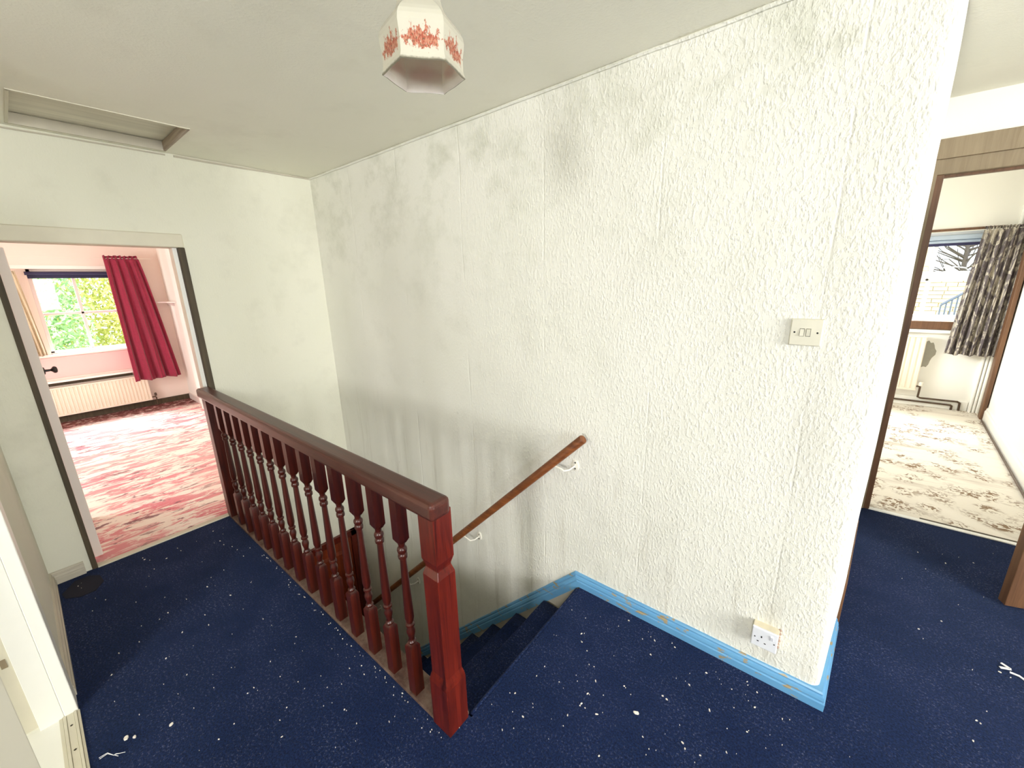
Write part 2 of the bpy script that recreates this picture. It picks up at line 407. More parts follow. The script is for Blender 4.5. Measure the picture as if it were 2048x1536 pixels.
mb2 = MB().box(XB, XR-0.03, YA+0.03, YA+0.13, -2.4, H+0.05)
mb2.prism([(XR-0.15, YA+0.03), (XR-0.03, YA+0.03), (XR+0.12, 3.43), (XR, 3.43)], 'z', -0.2, H+0.2)
struct('wall_back_core', mb2, M['wall_a']); bpy.data.objects['wall_back_core'].parent = wa
del bpy.data.objects['wall_back_core']['kind']; bpy.data.objects['wall_back_core'].name = 'masonry'

# wall B (bedroom side)
OY0, OY1, OZ = -0.012, 0.742, 1.90
struct('wall_left', wall_cells('x', XB-0.11, XB, [-3.5, -0.19, OY0, OY1, 1.66], [-2.4, 0, OZ, H+0.05], [(OY0, OY1, 0, OZ)]), M['wall_b'])
# wall C beside the camera
struct('wall_front', MB().box(XB, -2.118, -0.295, -0.178, -0.05, H), M['wall_b'], bevel=0.002)
struct('wall_front_end', wall_cells('y', -3.56, -3.44, [XB-0.1, 0.12, 0.76, 4.3], [-0.2, 1.35, 2.3, H+0.1],
        [(0.12, 0.76, 1.35, 2.3)]), M['wall_b'])
struct('wall_right', wall_cells('x', 4.2, 4.32, [-3.6, -1.57, -1.03, -0.3, 1.0, 3.5], [-0.2, 1.05, 1.6, 2.25, 2.3, H+0.25], [(-1.57, -1.03, 1.6, 2.3), (-0.3, 1.0, 1.05, 2.25)]), M['wall_b'])
# floors
mb = MB().box(XB, 4.25, -0.17, 0.765, -0.2, 0).box(-0.86, 4.25, 0.765, 3.44, -0.2, 0).box(-1.5, 4.25, -3.5, -0.17, -0.2, 0)
fl = struct('floor', mb, M['carpet'])
struct('floor_side_room', MB().box(XB, -1.5, -3.5, -0.2, -0.2, 0.002), M['white'])
struct('floor_bedroom', MB().box(-7.4, XB-0.004, -1.6, 1.45, -0.2, 0.004), M['pinkcarpet'])
struct('floor_far_room', MB().box(-1.05, 1.8, 3.44, 6.8, -0.2, 0.0), M['creamcarpet'])
struct('floor_lower_hall', MB().box(XB-0.1, -0.8, 0.7, 1.7, ZL-0.1, ZL), M['carpet'])
struct('wall_stairwell', MB().box(XB, -0.8, 0.66, 0.765, ZL, -0.2).box(-0.86, -0.76, 0.765, 1.62, ZL, -0.2), M['wall_b'])
def floor_xy(px, py):
    d = fw + r2*(px-1024)/F_PX - u2*(py-768)/F_PX; t = -CAM_H/d.z; return (d.x*t, d.y*t)
pts = [floor_xy(*p) for p in ((124, 1190), (150, 1163), (178, 1152), (200, 1151), (208, 1162), (192, 1181), (162, 1194), (132, 1198))]
struct('worn_patch', MB().prism(pts, 'z', 0.0005, 0.003), plain('bare_dark_underlay', srgb(12, 14, 36), 0.95, 0.2), parent=fl)
# ceilings
HX0, HX1, HY0, HY1 = -3.165, -2.66, 0.165, 0.757
mb = MB()
xs = [XB-0.02, HX0, HX1, 4.3]; ys = [-3.5, HY0, HY1, YA+0.04]
for i in range(3):
    for j in range(3):
        if i == 1 and j == 1: continue
        mb.box(xs[i], xs[i+1], ys[j], ys[j+1], H, H+0.1)
mb.prism([(YA+0.04, H), (3.5, H+0.13), (3.5, H+0.2), (YA+0.04, H+0.1)], 'x', 0.0, 4.3)
struct('ceiling', mb, M['ceil'])
struct('ceiling_bedroom', MB().box(-7.6, XB-0.1, -1.7, 1.6, 2.3, 2.4), M['pinkwall'])
struct('ceiling_far_room', MB().box(-1.1, 1.9, 3.43, 6.9, 2.62, 2.72), M['creamwall'])
# bead of plaster along the ceiling corners
mb = MB()
def bead(p, q, n, r):
    pts = []
    for i in range(n+1):
        t = i/n; a = Vector(p).lerp(Vector(q), t)
        a.z += 0.004*noise.noise(a*5); pts.append(a)
    return pts
mb.tube(bead((XB+0.004, 0.80, H-0.012), (XB+0.004, YA, H-0.008), 14, 1), 0.006, 6)
mb.tube(bead((XB+0.004, -0.17, H-0.016), (XB+0.004, 0.76, H-0.012), 14, 1), 0.004, 6)
struct('trim_1', mb, M['dirtywhite'], smooth=True)
mb = MB().tube(bead((XB, YA-0.004, H-0.008), (0.1, YA-0.004, H-0.008), 60, 1), 0.007, 6)
struct('trim_2', mb, M['wall_a'], smooth=True)

# ------------------------------------------------------------------ bedroom shell (seen through the left doorway)
BX = -7.4
struct('wall_bedroom_window', wall_cells('x', BX-0.14, BX, [-1.7, 0.02, 0.99, 1.5], [-0.1, 0.845, 1.86, 2.35], [(0.02, 0.99, 0.845, 1.86)]), M['pinkwall'])
struct('wall_bedroom_right', MB().box(BX-0.1, XB-0.1, 1.42, 1.52, -0.1, 2.35), M['creamwall'])
struct('wall_bedroom_left', wall_cells('y', -1.7, -1.6, [BX-0.1, -5.9, -4.5, XB-0.1], [-0.1, 0.8, 2.0, 2.35], [(-5.9, -4.5, 0.8, 2.0)]), M['pinkwall'])
bpy.data.objects['daylight_bedroom_side'].location = (-5.2, -1.72, 1.4)
struct('baseboard_bedroom', MB().box(BX, BX+0.02, -1.6, 1.42, 0, 0.075), M['darkbrown'], bevel=0.004)
struct('trim_3', MB().box(BX, BX+0.012, 0.0, 1.05, 1.86, 1.90), M['white'])
# ------------------------------------------------------------------ far room shell (seen through the right doorway)
DX0, DX1, DZ = 0.325, 1.12, 2.19
struct('wall_far_room_door', wall_cells('y', 3.44, 3.54, [-1.05, DX0, DX1, 4.3], [-0.1, DZ, 2.7], [(DX0, DX1, -0.1, DZ)]), M['creamwall'])
FY = 6.7
struct('wall_far_room_window', wall_cells('y', FY, FY+0.14, [-1.1, 0.28, 1.22, 1.9], [-0.1, 1.03, 2.0, 2.7], [(0.28, 1.22, 1.03, 2.0)]), M['creamwall'])
mb = MB().prism([(1.21, 3.54), (1.445, 6.7), (1.6, 6.7), (1.36, 3.54)], 'z', 0, 2.65)
struct('wall_far_room_right', mb, M['creamwall'])
struct('wall_far_room_left', wall_cells('x', -1.12, -1.02, [3.4, 4.6, 5.8, 6.8], [-0.1, 1.0, 2.2, 2.7], [(4.6, 5.8, 1.0, 2.2)]), M['creamwall'])
bpy.data.objects['daylight_far_room_side'].location.x = -1.14
def wx(y): return 1.21 + (y-3.54)*(0.235/3.16)
mb = MB(); prof = [(0, 0), (0.02, 0), (0.02, 0.10), (0.012, 0.115), (0.012, 0.13), (0, 0.14)]
mb.rings([[(wx(3.54)-a, 3.54, b) for a, b in prof], [(wx(6.5)-a, 6.5, b) for a, b in prof]])
struct('baseboard_far_room_right', mb, M['white'])
mb = MB().tube([(wx(3.6)-0.035, 3.6, 0.015), (wx(6.3)-0.035, 6.3, 0.015)], 0.008, 8)
o = tag(mb.build('floor_pipe', M['copper'], smooth=True), 'thin dull pipe running along the foot of the far room right wall', 'pipe')
struct('baseboard_far_room_window', MB().box(-1.0, 1.33, FY-0.018, FY, 0, 0.11), M['white'], bevel=0.004)

# ------------------------------------------------------------------ skirtings
PROF = [(0, 0), (0.02, 0), (0.021, 0.032), (0.017, 0.036), (0.017, 0.041), (0.019, 0.045), (0.016, 0.056), (0.010, 0.06), (0.010, 0.064), (0.012, 0.068), (0.008, 0.075), (0, 0.078)]
def sweep(name, prof, pts, nrm, bvec, mat, **k):
    mb = MB(); R_ = []
    for p, nn, bb in zip(pts, nrm, bvec): R_.append([Vector(p)+Vector(nn)*a+Vector(bb)*b for a, b in prof])
    mb.rings(R_); return struct(name, mb, mat, **k)
sl = math.atan2(0.21, 0.206); tm = math.tan(sl/2)
x0 = -0.868
big = [(-0.03, 0)] + [(a, b*0.98) for a, b in PROF[1:-1]] + [(-0.03, 0.077)]
# landing skirting with a mitre towards the stair string and round the outside corner
cnx, cny = 1.0, -1.0
sweep('baseboard_back', big,
      [(x0, YA, 0), (XR, YA, 0), (XR+0.038, YA+0.45, 0)],
      [(0, -1, 0), (1, -1, 0), (1, -0.08, 0)], [(tm*-1, 0, 1), (0, 0, 1), (0, 0, 1)], M['blue'])
dx = -2.27
sweep('trim_4', big, [(x0, YA, 0), (x0+dx, YA, dx*math.tan(sl))], [(0, -1, 0), (0, -1, 0)],
      [(-tm, 0, 1), (-math.sin(sl), 0, math.cos(sl))], M['blue'])
# cream board under the blue moulding of the stair string
mb = MB().prism([(x0, 0.0), (x0, -0.25), (x0+dx, dx*math.tan(sl)-0.28), (x0+dx, dx*math.tan(sl)), ], 'y', YA-0.014, YA+0.01)
struct('trim_5', mb, M['dirtywhite'])
sweep('baseboard_front', [(a*0.9, b*0.95) for a, b in PROF], [(XB, -0.178, 0), (-2.195, -0.178, 0)], [(0, 1, 0)]*2, [(0, 0, 1)]*2, M['dirtywhite'])
sweep('baseboard_left', [(a*0.9, b*0.95) for a, b in PROF], [(XB, -0.178, 0), (XB, -0.045, 0)], [(1, 0, 0)]*2, [(0, 0, 1)]*2, M['dirtywhite'])

# ------------------------------------------------------------------ balustrade
bal = P('balustrade', 'dark red varnished wooden landing balustrade with turned balusters beside the stairwell', 'balustrade', (-2.0, 0.71, 0))
bal.part('base_rail', MB().box(XB+0.001, -0.875, 0.672, 0.768, 0.0, 0.016), M['baserail'], 'dusty worn brown base board', bevel=0.003)
mb = MB().box(XB+0.001, -0.847, 0.648, 0.728, 0.893, 0.955)
bal.part('handrail', mb, M['mahogx'], bevel=0.016, seg=4)
def sq(c, s, z, rot=0): return [(c[0]+i*s, c[1]+j*s, z) for i, j in ((-1, -1), (1, -1), (1, 1), (-1, 1))]
nc = (-0.915, 0.713)
bal.part('newel_post', MB().rings([sq(nc, h_, z) for z, h_ in ((0, .046), (.205, .046), (.222, .0435), (.245, .038), (.655, .038), (.682, .030), (.688, .030), (.715, .038), (.893, .038))]), M['mahog'], bevel=0.002)
bal.part('wall_post', MB().box(XB+0.001, -3.135, 0.67, 0.728, 0.016, 0.893), M['mahogd'], 'flat half newel post fixed to the wall', bevel=0.002)
bmsh = MB(); hs = 0.0205
bmsh.rings([sq((0, 0), a, z) for z, a in ((0.016, hs), (.238, hs), (.252, .012))])
bmsh.rings([sq((0, 0), a, z) for z, a in ((.693, .012), (.71, hs), (.893, hs))])
prof = [(.0125, .25), (.015, .254), (.0165, .26), (.012, .266), (.0105, .272), (.013, .285), (.0165, .30), (.0165, .31), (.012, .322), (.011, .328), (.017, .333), (.017, .341), (.012, .346), (.014, .352), (.0175, .37), (.0172, .40), (.0155, .47), (.0135, .55), (.012, .61), (.0115, .628), (.0165, .632), (.0175, .64), (.0165, .648), (.013, .652), (.017, .657), (.0185, .665), (.017, .673), (.0115, .679), (.0125, .69), (.0145, .696)]
bmsh.lathe((0, 0, 0), prof, 18)
b0 = bmsh.build('baluster', M['mahogd'], bal.o, smooth=True)
b0.matrix_parent_inverse = Matrix.Translation(-bal.l); b0.location = (-1.098, 0.70, 0)
for k in range(1, 14):
    b = b0.copy(); COL.objects.link(b); b.location = (-1.098 - 0.1455*k, 0.70, 0)

# ------------------------------------------------------------------ stairs
st = P('staircase', 'steep straight flight of navy carpeted stairs going down beside the wall', 'stairs', (-2.0, 1.2, ZL))
for k in range(1, 11):
    xk = -0.873-0.206*k
    mb = MB().box(xk, xk+0.222, 0.766, YA-0.014, -0.21*k-0.03, -0.21*k-0.012).box(xk+0.012, xk+0.026, 0.766, YA-0.014, -0.21*(k+1), -0.21*k-0.03)
    st.part('step', mb, M['cream'])
def runner():
    pts = []   # (x, z) along the carpet surface
    pts += [(-0.861, -0.007), (-0.872, -0.008), (-0.879, -0.016), (-0.878, -0.028), (-0.873, -0.036)]
    for k in range(1, 11):
        xk = -0.873-0.206*k; zk = -0.21*k
        pts += [(xk+0.206, zk+0.018), (xk+0.19, zk+0.005), (xk+0.012, zk+0.003), (xk-0.005, zk), (xk-0.014, zk-0.012), (xk-0.008, zk-0.03), (xk, zk-0.036)]
    pts += [(-0.873-0.206*10, ZL+0.004)]
    mb = MB(); ys_ = (0.775, YA-0.03)
    m = 8; vs = []
    for (x, z) in pts:
        for j in range(m+1):
            y = ys_[0]+(ys_[1]-ys_[0])*j/m; vs.append((x+0.003*noise.noise(Vector((x*9, y*9, z*9))), y, z+0.003*noise.noise(Vector((x*7, y*7, 2)))))
    mb.add(vs, [(i*(m+1)+j, i*(m+1)+j+1, (i+1)*(m+1)+j+1, (i+1)*(m+1)+j) for i in range(len(pts)-1) for j in range(m)])
    return mb
st.part('carpet_runner', runner(), M['carpet'], smooth=True, solid=0.012)

# door at the foot of the stairs
dr = P('stair_foot_door', 'brown red wooden door closed at the foot of the stairs', 'door', (XB, 1.17, ZL))
dr.part('door_frame', MB().box(XB, XB+0.03, 0.77, 0.83, ZL, -0.585).box(XB, XB+0.03, 1.52, 1.575, ZL, -0.585).box(XB, XB+0.03, 0.77, 1.575, -0.645, -0.585), M['mahog'], bevel=0.003)
lf = dr.part('door_leaf', MB().box(XB, XB+0.012, 0.832, 1.518, ZL+0.01, -0.648), M['reddoor'])
for y0, y1 in ((0.90, 1.14), (1.21, 1.45)):
    for z0, z1 in ((-2.1, -1.55), (-1.40, -0.74)):
        dr.part('door_panel', MB().rings([[(XB+0.012, y0, z0), (XB+0.012, y1, z0), (XB+0.012, y1, z1), (XB+0.012, y0, z1)],
            [(XB+0.021, y0+.03, z0+.03), (XB+0.021, y1-.03, z0+.03), (XB+0.021, y1-.03, z1-.03), (XB+0.021, y0+.03, z1-.03)]]), M['reddoor'])

# ------------------------------------------------------------------ wall handrail
hr = P('wall_handrail', 'round brown wooden handrail on white brackets sloping down the stair wall', 'handrail', (-1.8, 1.546, -0.1))
pa, pb = Vector((-0.838, 1.545, 0.868)), Vector((-3.10, 1.545, -1.40)); dd = (pb-pa).normalized()
hr.part('rail', MB().tube([pa, pa+dd*0.004, pb], [0.019, 0.0215, 0.0215], 20), M['oak'], smooth=True)
bpts = [(-0.955, 0.700), (-1.655, -0.005), (-2.375, -0.727), (-3.02, -1.37)]
for bx, bz in bpts:
    t_ = (bx-0.045-pa.x)/dd.x; rp = pa+dd*t_
    plate = MB(); ring = lambda y, s: [(bx+0.045+s*0.021*math.cos(a), y, bz-0.01+s*0.030*math.sin(a)) for a in [2*math.pi*k/20 for k in range(20)]]
    plate.rings([ring(YA-0.001, 1), ring(YA-0.005, 1), ring(YA-0.007, 0.85)])
    br = hr.part('bracket', plate, M['metalwhite'], 'white enamelled bracket', smooth=True)
    arm = MB().tube([(bx+0.045, YA-0.006, bz-0.012), (bx+0.03, YA-0.035, bz-0.026), (bx+0.012, YA-0.055, bz-0.03), (bx-0.002, YA-0.06, bz-0.02), rp+Vector((0, 0, -0.021))], 0.0042, 8)
    arm.bar(rp+Vector((0, 0, -0.022))-dd*0.022, rp+Vector((0, 0, -0.022))+dd*0.022, 0.016, 0.003)
    hr.part('arm', arm, M['metalwhite'], parent=br, smooth=True)
    for dz in (0.016, -0.016):
        hr.part('screw', MB().lathe((bx+0.047, YA-0.0075, bz-0.01+dz), [(0.004, 0), (0.004, -0.0015), (0.001, -0.002)], 8, 'y'), M['steel'], parent=br)

# ------------------------------------------------------------------ switch and socket
sx_, sz_ = -0.0678, 1.4048
sw = P('light_switch', 'square cream double light switch on the white wall', 'light switch', (sx_, YA, sz_))
def plate(cx, cz, h, y0, y1, ch=0.004):
    q = lambda s, y: [(cx-s, y, cz-s), (cx+s, y, cz-s), (cx+s, y, cz+s), (cx-s, y, cz+s)]
    return MB().rings([q(h, y0), q(h, y1+0.003), q(h-ch*0.5, y1)])
sw.part('face_plate', plate(sx_, sz_, 0.043, YA+0.006, YA-0.013), M['plasticold'], bevel=0.0015)
for i, tl in ((-1, 1), (1, -1)):
    cx = sx_+i*0.0085-0.002; y = YA-0.013
    sw.part('rocker_surround', MB().box(cx-0.0062, cx+0.0062, y-0.0006, y+0.002, sz_-0.0128, sz_+0.0128), M['steel'])
    mb = MB().rings([[(cx-0.0052, y, sz_-0.0115), (cx+0.0052, y, sz_-0.0115), (cx+0.0052, y, sz_+0.0115), (cx-0.0052, y, sz_+0.0115)],
                     [(cx-0.0052, y-0.003-0.002*tl, sz_-0.0112), (cx+0.0052, y-0.003-0.002*tl, sz_-0.0112), (cx+0.0052, y-0.003+0.002*tl, sz_+0.0112), (cx-0.0052, y-0.003+0.002*tl, sz_+0.0112)]])
    sw.part('rocker', mb, M['plasticold'])
for i in (-1, 1):
    sw.part('screw', MB().lathe((sx_+i*0.0302, YA-0.0128, sz_), [(0.0028, 0), (0.0028, -0.0006), (0.0015, -0.0008)], 12, 'y'), M['hole'], 'dark recessed screw')
ox_, oz_ = -0.0413, 0.2174
so = P('power_socket', 'white single power socket on a deep surface box above the blue skirting', 'socket', (ox_, YA, oz_))
so.part('back_box', MB().box(ox_-0.0425, ox_+0.0425, YA-0.036, YA+0.01, oz_-0.0425, oz_+0.0425), plain('stained_back_box', srgb(232, 222, 196), 0.6, 0.25, scale=30), 'yellowed back box', bevel=0.002)
so.part('face_plate', plate(ox_, oz_, 0.043, YA-0.036, YA-0.045), M['plasticnew'], bevel=0.002)
yf = YA-0.0452
def sp(a, b): return ox_-0.043+0.086*a, oz_-0.043+0.086*b
for a, b, w, h in ((.27, .32, .0033, .0020), (.546, .31, .0033, .0020), (.39, .594, .0022, .0040)):
    cx, cz = sp(a, b); so.part('pin_hole', MB().box(cx-w, cx+w, yf-0.0004, yf+0.002, cz-h, cz+h), M['hole'])
for a, b in ((.137, .5), (.88, .48)):
    cx, cz = sp(a, b); so.part('screw', MB().lathe((cx, yf, cz), [(0.0026, 0.001), (0.0026, -0.0005), (0.001, -0.0007)], 10, 'y'), M['steel'])
cx, cz = sp(.77, .73)
so.part('rocker', MB().rings([[(cx-0.006, yf, cz-0.010), (cx+0.006, yf, cz-0.010), (cx+0.006, yf, cz+0.010), (cx-0.006, yf, cz+0.010)],
    [(cx-0.0045, yf-0.002, cz-0.009), (cx+0.0045, yf-0.002, cz-0.009), (cx+0.0045, yf-0.006, cz+0.009), (cx-0.0045, yf-0.006, cz+0.009)]]), M['plasticnew'])
# broken plaster at the right of the socket box
mb = MB()
for k in range(6):
    a = Vector((ox_+0.0435, YA-0.004, oz_-0.04+0.016*k)); r_ = 0.005+0.004*random.random()
    mb.lathe(a, [(r_, 0.002), (r_*0.9, -0.003), (r_*0.4, -0.006)], 6, 'y')
so.part('broken_plaster', mb, plain('bare_plaster', srgb(176, 150, 134), 0.95, 0.3, scale=60), 'crumbled bare plaster')

# ------------------------------------------------------------------ lamp shade
lc = Vector((-0.703, 0.612, 0)); ang0 = math.atan2(-lc.y, -lc.x)
lamp = P('pendant_lamp', 'hexagonal white glass pendant shade printed with red flowers hanging from the ceiling', 'lamp', (lc.x, lc.y, H))
sprof = [(a*0.97, 1.985+b) for a, b in ((.084, 0), (.080, .012), (.080, .034), (.083, .050), (.0842, .060), (.082, .070), (.077, .079), (.069, .088), (.060, .096), (.051, .104), (.046, .113), (.0425, .123), (.040, .135), (.030, .145))]
N6 = 6; sub = 6; verts = []; faces = []; uvs = []
for i, (r, z) in enumerate(sprof):
    for k in range(N6*sub):
        face, q = divmod(k, sub); t = q/sub
        a0, a1 = ang0+math.pi/6+face*math.pi/3, ang0+math.pi/6+(face+1)*math.pi/3
        p = Vector((math.cos(a0), math.sin(a0), 0)).lerp(Vector((math.cos(a1), math.sin(a1), 0)), t)
        zz = z + (0.0006*math.sin(9*a0+7*t) if i == 0 else 0)
        verts.append(lc + p*r + Vector((0, 0, zz)))
n6 = N6*sub
for i in range(len(sprof)-1):
    for k in range(n6):
        faces.append((i*n6+k, i*n6+(k+1) % n6, (i+1)*n6+(k+1) % n6, (i+1)*n6+k))
me = bpy.data.meshes.new('shade'); me.from_pydata(verts, [], faces); uvl = me.uv_layers.new(name='UVMap')
for p in me.polygons:
    i, k = divmod(p.index, n6); q = k % sub
    for li, (du, dv) in zip(p.loop_indices, ((0, 0), (1, 0), (1, 1), (0, 1))):
        zz = sprof[i+dv][1]; uvl.data[li].uv = ((q+du)/sub, (zz-1.985)/0.155)
me.materials.append(M['shade']); me.materials.append(M['shade_in'])
for p in me.polygons: p.use_smooth = False
so_ = bpy.data.objects.new('shade', me); COL.objects.link(so_); so_.parent = lamp.o; so_.matrix_parent_inverse = Matrix.Translation(-lamp.l)
md = so_.modifiers.new('solid', 'SOLIDIFY'); md.thickness = 0.003; md.offset = -1; md.material_offset = 1
lamp.part('lamp_holder', MB().lathe((lc.x, lc.y, 0), [(0.012, 2.26), (0.018, 2.25), (0.02, 2.19), (0.026, 2.185), (0.026, 2.165), (0.018, 2.16), (0.017, 2.10), (0.015, 2.095)], 16), M['metalwhite'], smooth=True)
lamp.part('flex', MB().tube([(lc.x, lc.y, H-0.02), (lc.x, lc.y, 2.255)], 0.0035, 8), M['metalwhite'], smooth=True)
lamp.part('ceiling_rose', MB().lathe((lc.x, lc.y, 0), [(0.045, H), (0.044, H-0.01), (0.03, H-0.022), (0.012, H-0.028)], 24), M['metalwhite'], smooth=True)

# ------------------------------------------------------------------ loft hatch
lh = P('loft_hatch', 'recessed grimy loft hatch with wooden lining in the ceiling', 'hatch', (-2.9, 0.46, H))
lh.part('hatch_board', MB().box(HX0-0.02, HX1+0.02, HY0-0.02, HY1+0.02, H+0.048, H+0.063), M['hatchwood'])
def cheek(a, b, c, d, m_): return lh.part('lining_board', MB().box(a, b, c, d, H-0.004, H+0.044), m_, bevel=0.002)
cheek(HX0-0.001, HX0+0.012, HY0, HY1, M['dirtywhite']); cheek(HX1-0.012, HX1+0.001, HY0, HY1, M['cream'])
cheek(HX0, HX1, HY1-0.012, HY1, M['hatchside']); cheek(HX0, HX1, HY0, HY0+0.012, M['cream'])

# ------------------------------------------------------------------ left doorway
d1 = tag(thing('door_1', None, None, None, (XB, 0.36, 0)), kind='structure')
def child(par, name, mb, mat, label=None, **k):
    o = mb.build(name, mat, None, **k); o.parent = par; o.matrix_parent_inverse = Matrix.Translation(-Vector(par.location))
    if label: o['label'] = label
    return o
child(d1, 'door_head', MB().box(XB-0.11, XB+0.016, OY0-0.02, OY1+0.012, 1.836, 1.915), M['cream'], bevel=0.006)
child(d1, 'jamb', MB().box(XB-0.11, XB+0.012, 0.722, 0.755, 0, 1.836), M['darkbrown'], 'dark brown door jamb', bevel=0.003)
child(d1, 'jamb', MB().box(XB-0.11, XB-0.03, 0.70, 0.722, 0, 1.836), M['white'], 'white painted door stop')
child(d1, 'jamb', MB().box(XB-0.11, XB+0.008, -0.02, 0.004, 0, 1.836), M['darkbrown'], 'dark brown door jamb', bevel=0.003)
child(d1, 'threshold', MB().box(XB-0.03, XB+0.012, 0.004, 0.70, 0, 0.009), M['cream'], bevel=0.002)
dl = P('bedroom_door', 'pinkish white plank door swung open into the bedroom', 'door', (-3.32, 0.0, 0))
def leafpt(t, o_): # t along leaf, o_ out of its face (+y side)
    a = Vector((-3.325, 0.004, 0)); b = Vector((-3.99, 0.012, 0)); d_ = (b-a).normalized(); nn = Vector((d_.y, -d_.x, 0))
    if nn.y < 0: nn = -nn
    return a + d_*t + nn*o_
mb = MB()
for k in range(5):
    t0, t1 = k*0.133+0.001, (k+1)*0.133-0.001
    q = [leafpt(t0, 0), leafpt(t1, 0), leafpt(t1, 0.038), leafpt(t0, 0.038)]
    pl = MB().rings([[(p.x, p.y, 0.012) for p in q], [(p.x, p.y, 1.815) for p in q]])
    dl.part('plank', pl, M['winpaint'] if k % 2 else M['pinkwall'], bevel=0.003)
kp = leafpt(0.60, 0.038)
kn = MB().lathe((kp.x, kp.y, 1.10), [(0.024, 0), (0.022, 0.005), (0.008, 0.008), (0.007, 0.03), (0.012, 0.036), (0.021, 0.042), (0.023, 0.05), (0.018, 0.058), (0.006, 0.061)], 18, 'y')
dl.part('knob', kn, M['black'], 'round black door knob', smooth=True)

# ------------------------------------------------------------------ bedroom window and things
w1 = tag(thing('window_1', None, None, None, (BX-0.1, 0.5, 0.85)), kind='structure')
gx = BX-0.10
def frame_x(par, x0, x1, y0, y1, z0, z1, name, mat, **k): return child(par, name, MB().box(x0, x1, y0, y1, z0, z1), mat, **k)
frame_x(w1, gx-0.02, gx+0.06, 0.02, 0.20, 0.845, 1.86, 'frame_board', M['pinkwall'])
frame_x(w1, gx-0.02, gx+0.03, 0.20, 0.235, 0.86, 1.86, 'frame_stile', M['winpaint'], bevel=0.004)
frame_x(w1, gx-0.02, gx+0.03, 0.93, 0.99, 0.86, 1.86, 'frame_stile', M['winpaint'], bevel=0.004)
frame_x(w1, gx-0.02, gx+0.03, 0.20, 0.99, 0.845, 0.885, 'frame_rail', M['winpaint'], bevel=0.004)
frame_x(w1, gx-0.02, gx+0.03, 0.20, 0.99, 1.80, 1.86, 'frame_rail', M['winpaint'], bevel=0.004)
frame_x(w1, gx-0.015, gx+0.02, 0.553, 0.583, 0.885, 1.80, 'glazing_bar', M['winpaint'], bevel=0.004)
frame_x(w1, gx-0.015, gx+0.02, 0.235, 0.93, 1.315, 1.345, 'glazing_bar', M['winpaint'], bevel=0.004)
for y0, y1 in ((0.235, 0.553), (0.583, 0.93)):
    for z0, z1 in ((0.885, 1.315), (1.345, 1.80)):
        frame_x(w1, gx-0.002, gx+0.002, y0, y1, z0, z1, 'pane', M['glass'])
frame_x(w1, BX-0.14, BX+0.035, 0.0, 1.02, 0.822, 0.846, 'window_sill', M['white'], bevel=0.004)
rb = P('roller_blind', 'rolled up dark navy blind above the bedroom window', 'blind', (BX-0.04, 0.5, 1.8))
rb.part('roll', MB().tube([(BX-0.03, 0.185, 1.81), (BX-0.03, 0.98, 1.81)], 0.020, 14), M['navyblind'], smooth=True)
rb.part('blind_fabric', MB().box(BX-0.053, BX-0.05, 0.2, 0.97, 1.762, 1.81), M['navyblind'])
rb.part('hem_bar', MB().box(BX-0.056, BX-0.046, 0.2, 0.97, 1.752, 1.766), M['navyblind'], bevel=0.002)

def curtain(name, label, mat, axis, base, u0t, u1t, u0b, u1b, z0, z1, folds, amp, frill=0.03, lean=0.0):
    nu, nz = folds*14, 36; vs = []
    for j in range(nz+1):
        t = j/nz; z = z1+frill-(z1+frill-z0)*t
        tt = max(0, (z1-z)/(z1-z0)); e = tt**0.85
        for i in range(nu+1):
            s_ = i/nu; u = (u0t+(u0b-u0t)*e)+((u1t-u0t)+((u1b-u0b)-(u1t-u0t))*e)*s_
            ph = 2*math.pi*folds*s_
            a = amp*(0.45+0.75*e)
            off = a*math.sin(ph+0.6*math.sin(3*s_+2*t))+0.35*a*math.sin(2.3*ph+1.3+t)
            if z > z1: off = amp*0.9*math.sin(ph*2.2)+0.004*math.sin(ph*5)
            if abs(z-z1) < 0.02: off *= 0.4
            zz = z+(0.006*math.sin(ph*1.7) if j == 0 else 0)+(0.008*math.sin(ph*0.5) if j == nz else 0)
            vs.append((base+off, u+0.12*off, zz) if axis == 'x' else (u+0.12*off, base+off, zz))
    mb = MB(); w = nu+1
    mb.add(vs, [(j*w+i, j*w+i+1, (j+1)*w+i+1, (j+1)*w+i) for j in range(nz) for i in range(nu)])
    return mb
rc_ = P('red_curtain', 'burgundy red gathered curtain hanging at the bedroom window', 'curtain', (-7.32, 1.0, 2.0))
rc_.part('drape', curtain('', '', None, 'x', -7.20, 0.85, 1.18, 0.84, 1.345, 0.40, 1.985, 4, 0.036), M['redcurtain'], smooth=True, solid=0.002)
rc_.part('curtain_wire', MB().tube([(-7.20, -0.1, 1.985), (-7.20, 1.3, 1.985)], 0.003, 6), M['metalwhite'], smooth=True)
bc = P('beige_curtain', 'narrow beige ruffled curtain at the left of the bedroom window', 'curtain', (-7.30, 0.0, 1.8))
bc.part('drape', curtain('', '', None, 'x', -7.27, -0.14, 0.118, -0.10, 0.165, 0.86, 1.80, 9, 0.016), M['beigecurtain'], smooth=True, solid=0.002)
struct('gap_shade_strip', MB().box(BX, BX+0.02, -0.2, 0.86, 0.468, 0.512), M['darkbrown'])  # dark strip added to paint the shade in the gap under the shelf
